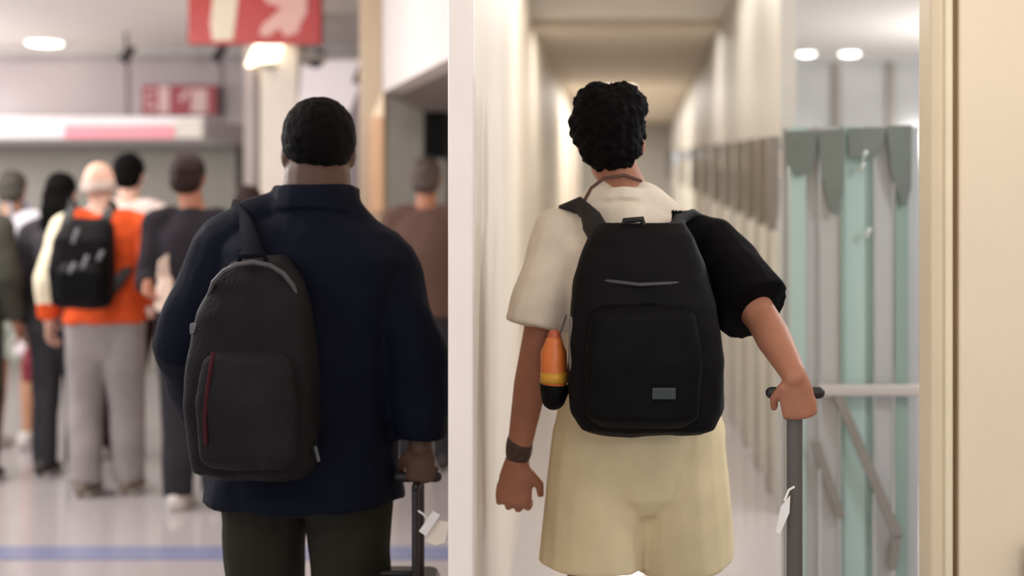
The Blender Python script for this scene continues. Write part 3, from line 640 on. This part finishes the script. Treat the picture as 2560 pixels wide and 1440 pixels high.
# orange top's pack
d = 7.3; cx = XX(194, 7.15)
t3 = backpack('black backpack with grey marks on the orange top', cx, d, [
    (ZZ(775, 7.15), .11, .05, 0), (ZZ(760, 7.15), .145, .08, 0), (ZZ(680, 7.15), .155, .095, 0), (ZZ(600, 7.15), .145, .085, .01), (ZZ(562, 7.15), .12, .06, .02), (ZZ(545, 7.15), .08, .03, .02)],
    (bk, bk2), vox=.011, seed=8, pocket=(XX(190, 7.05), 7.13, [(ZZ(765, 7.05), .09, .015, 0), (ZZ(740, 7.05), .11, .03, 0), (ZZ(680, 7.05), .11, .035, 0), (ZZ(655, 7.05), .09, .015, 0)]),
    strap_pts=[[P(160, 580, 7.27), P(175, 525, 7.33), P(185, 505, 7.45), P(180, 540, 7.65)], [P(255, 580, 7.27), P(272, 525, 7.33), P(282, 505, 7.45), P(285, 540, 7.65)],
               [P(262, 745, 7.28), P(300, 700, 7.34), P(325, 660, 7.42), P(335, 640, 7.5)]], strap_m=strap)
for (x, y, r) in ((188, 590, .03), (212, 655, .026), (180, 670, .02), (250, 640, .02)):
    q = P(x, y, 7.045 if y > 640 and x < 230 else 7.1)
    MB().tube([q+Vector((-.010, 0, -r)), q+Vector((.012, 0, r))], [(.010, .008)]*2, n=10).build('reflective_mark', mat('reflective_grey', (120, 118, 122), .4), t3, smooth=True)
# pale pack of the person at the far left
d = 8.75
backpack('pale lavender backpack worn by the navy top at the left', XX(56, 8.6), d, [
    (ZZ(640, 8.6), .07, .04, 0), (ZZ(628, 8.6), .10, .07, 0), (ZZ(580, 8.6), .10, .08, 0), (ZZ(540, 8.6), .08, .06, .005), (ZZ(525, 8.6), .05, .03, .005)],
    (cloth('pale_lavender_fabric', (206, 202, 210)), bk2), vox=.011, seed=9, strap_pts=[[P(28, 560, 8.7), P(26, 520, 8.8), P(24, 505, 8.95), P(24, 560, 9.1)], [P(78, 560, 8.7), P(74, 520, 8.8), P(68, 505, 8.95), P(66, 560, 9.1)]],
    strap_m=mat('grey_strap', (120, 118, 124), .7))
# carrier bags of the far-left person
def bag(label, px, d, w_, y0, y1, m, dep=.05):
    t = thing('carrier_bag', label, 'bag', P(px, y0, d))
    x = XX(px, d); z0, z1 = ZZ(y0, d), ZZ(y1, d)
    b = MB(); b.loft([[(q[0], q[1], z) for q in sq(x+o, d, hw, dp_, 20)] for (z, hw, dp_, o) in ((z0, w_*.42, dep*.8, 0), (z0+.02, w_*.5, dep, 0), (z0*.5+z1*.5, w_*.47, dep*.9, .005), (z1, w_*.4, dep*.4, .012))])
    b.skin('sack', m, t, .011, 5, amp=.008, nsc=12, seed=3)
    for s_ in (-1, 1):
        b = MB(); b.tube([(x-w_*.2, d+s_*.02, z1-.01), (x-w_*.12, d+s_*.015, z1+.07), (x+.02, d+s_*.005, z1+.10), (x+w_*.16, d+s_*.015, z1+.06), (x+w_*.22, d+s_*.02, z1-.01)], [.007]*5, n=8)
        b.build('handle', m, t, smooth=True)
bag('white carrier bag hanging at the left of the queue', 68, 8.72, .14, 890, 806, mat('white_bag_plastic', (228, 216, 220), .5, .05, 6, .3, 30))
bag('dark red carrier bag hanging below the white bag', 86, 8.62, .15, 955, 858, mat('dark_red_bag', (138, 34, 52), .5, .2, 6, .3, 30))
bag('pale cream pouch held beside the charcoal jacket', 408, 6.93, .085, 780, 690, mat('cream_pouch', (232, 208, 192), .6, .08, 6, .3, 30), .03)

# suitcases
def suitcase(label, x, y, w_, dep, z1, shell_m, pole, grip, pole_m, grip_m, tagpos=None, tagpts=None):
    t = thing('suitcase', label, 'suitcase', (x, y, 0))
    b = MB(); zs = [(.075, .9), (.09, .97), (.14, 1), (z1-.08, 1), (z1-.02, .97), (z1, .9)]
    b.loft([[(q[0], q[1], z) for q in sq(x, y, w_/2*k_, dep/2*k_, 32, .35)] for z, k_ in zs]); b.build('shell', shell_m, t, smooth=False, bevel=0)
    b = MB()
    for i in range(5):
        xx = x-w_*.32+i*w_*.16; b.box(xx-.008, xx+.008, y-dep/2-.005, y-dep/2+.01, .14, z1-.09)
    b.build('ribs', shell_m, t, bevel=.003)
    for sx in (-1, 1):
        for sy in (-1, 1):
            wx, wy = x+sx*(w_/2-.045), y+sy*(dep/2-.045)
            b = MB(); b.tube([(wx-.012, wy, .028), (wx+.012, wy, .028)], [.028, .028], ref=(0, 0, 1), caps=(0, 0), n=20); wh = b.build('wheel', mat('black_rubber', (24, 24, 25), .7), t)
            MB().box(wx-.016, wx+.016, wy-.014, wy+.014, .05, .085).build('wheel_fork', mat('black_rubber', (24, 24, 25), .7), wh, bevel=.003)
    b = MB()
    for (pp, r) in pole:
        b = MB(); b.tube(pp, [r]*len(pp), ref=(0, 1, 0), caps=(0, 0), n=14); b.build('telescopic_pole', pole_m, t, smooth=False)
    b = MB(); b.tube(grip, [.014]*len(grip), ref=(0, 0, 1)); b.build('grip', grip_m, t, smooth=True)
    b = MB(); b.tube([(x-.06, y, z1-.004), (x-.05, y, z1+.02), (x+.05, y, z1+.02), (x+.06, y, z1-.004)], [.008]*4, n=10); b.build('carry_handle', grip_m, t, smooth=True)
    return t
pm = mat('dark_grey_pole', (92, 88, 84), .35, .08, metal=.3); gm = mat('black_grip', (26, 24, 24), .5)
gz = ZZ(982, 3.33); gx = XX(1988, 3.33)
s2 = suitcase('grey suitcase trailing by its pole beside the two-tone shirt', gx+.01, 3.33, .36, .24, .56, mat('grey_hard_shell', (120, 118, 116), .35, .06),
    [([(gx-.001, 3.33, .55), (gx-.001, 3.33, gz)], (.0185, .011))], [(gx-.055, 3.33, gz), (gx+.055, 3.33, gz)], pm, gm)
b = MB().prism([(XX(a_, 3.30), ZZ(b_, 3.30)) for a_, b_ in ((1940, 1330), (1952, 1268), (1976, 1240), (1974, 1282), (1950, 1336))], 3.302, 3.308, 'y'); b.build('glint_tag', mat('white_glint', (240, 238, 236), .4), s2)  # white glint put in as a tag shape
b = MB(); b.tube([P(1962, 1250, 3.305), P(1972, 1225, 3.312), P(1984, 1218, 3.318)], [.003]*3, n=8); b.build('glint_cord', mat('white_glint', (240, 238, 236), .4), s2)  # cord added to hold the painted glint
gx1 = XX(1046, 3.77); gz1 = ZZ(1192, 3.77)
s1 = suitcase('black suitcase pulled by the hand of the navy jacket', gx1-.07, 3.77, .24, .36, .50, mat('black_hard_shell', (30, 30, 33), .35, .08),
    [([(gx1-.002, 3.73, .49), (gx1-.002, 3.73, gz1-.02)], (.0095, .008)), ([(gx1-.002, 3.83, .49), (gx1-.002, 3.83, gz1)], (.0095, .008))],
    [(gx1-.055, 3.768, gz1), (gx1, 3.768, gz1), (gx1+.048, 3.768, gz1)], mat('black_pole', (52, 42, 44), .4, metal=.2), gm)
MB().tube([(gx1, 3.73, gz1-.02), (gx1, 3.84, gz1)], [.012, .012], n=12).build('grip_bridge', gm, s1, smooth=True)
b = MB().prism([(XX(a_, 3.62), ZZ(b_, 3.62)) for a_, b_ in ((1047, 1328), (1082, 1278), (1100, 1288), (1064, 1340))], 3.62, 3.628, 'y'); b.build('glint_tag', mat('white_glint', (240, 238, 236), .4), s1)  # first of two pale flakes standing in for a glint
b = MB().prism([(XX(a_, 3.63), ZZ(b_, 3.63)) for a_, b_ in ((1064, 1352), (1096, 1302), (1124, 1306), (1112, 1358), (1086, 1364))], 3.632, 3.64, 'y'); b.build('glint_tag', mat('ivory_glint', (244, 234, 218), .4), s1)  # second flake of the same painted glint
b = MB(); b.tube([P(1072, 1300, 3.63), P(1058, 1285, 3.66), P(1047, 1278, 3.672)], [.003]*3, n=8); b.build('glint_cord', mat('white_glint', (240, 238, 236), .4), s1)  # cord added between the glint flakes and the pole
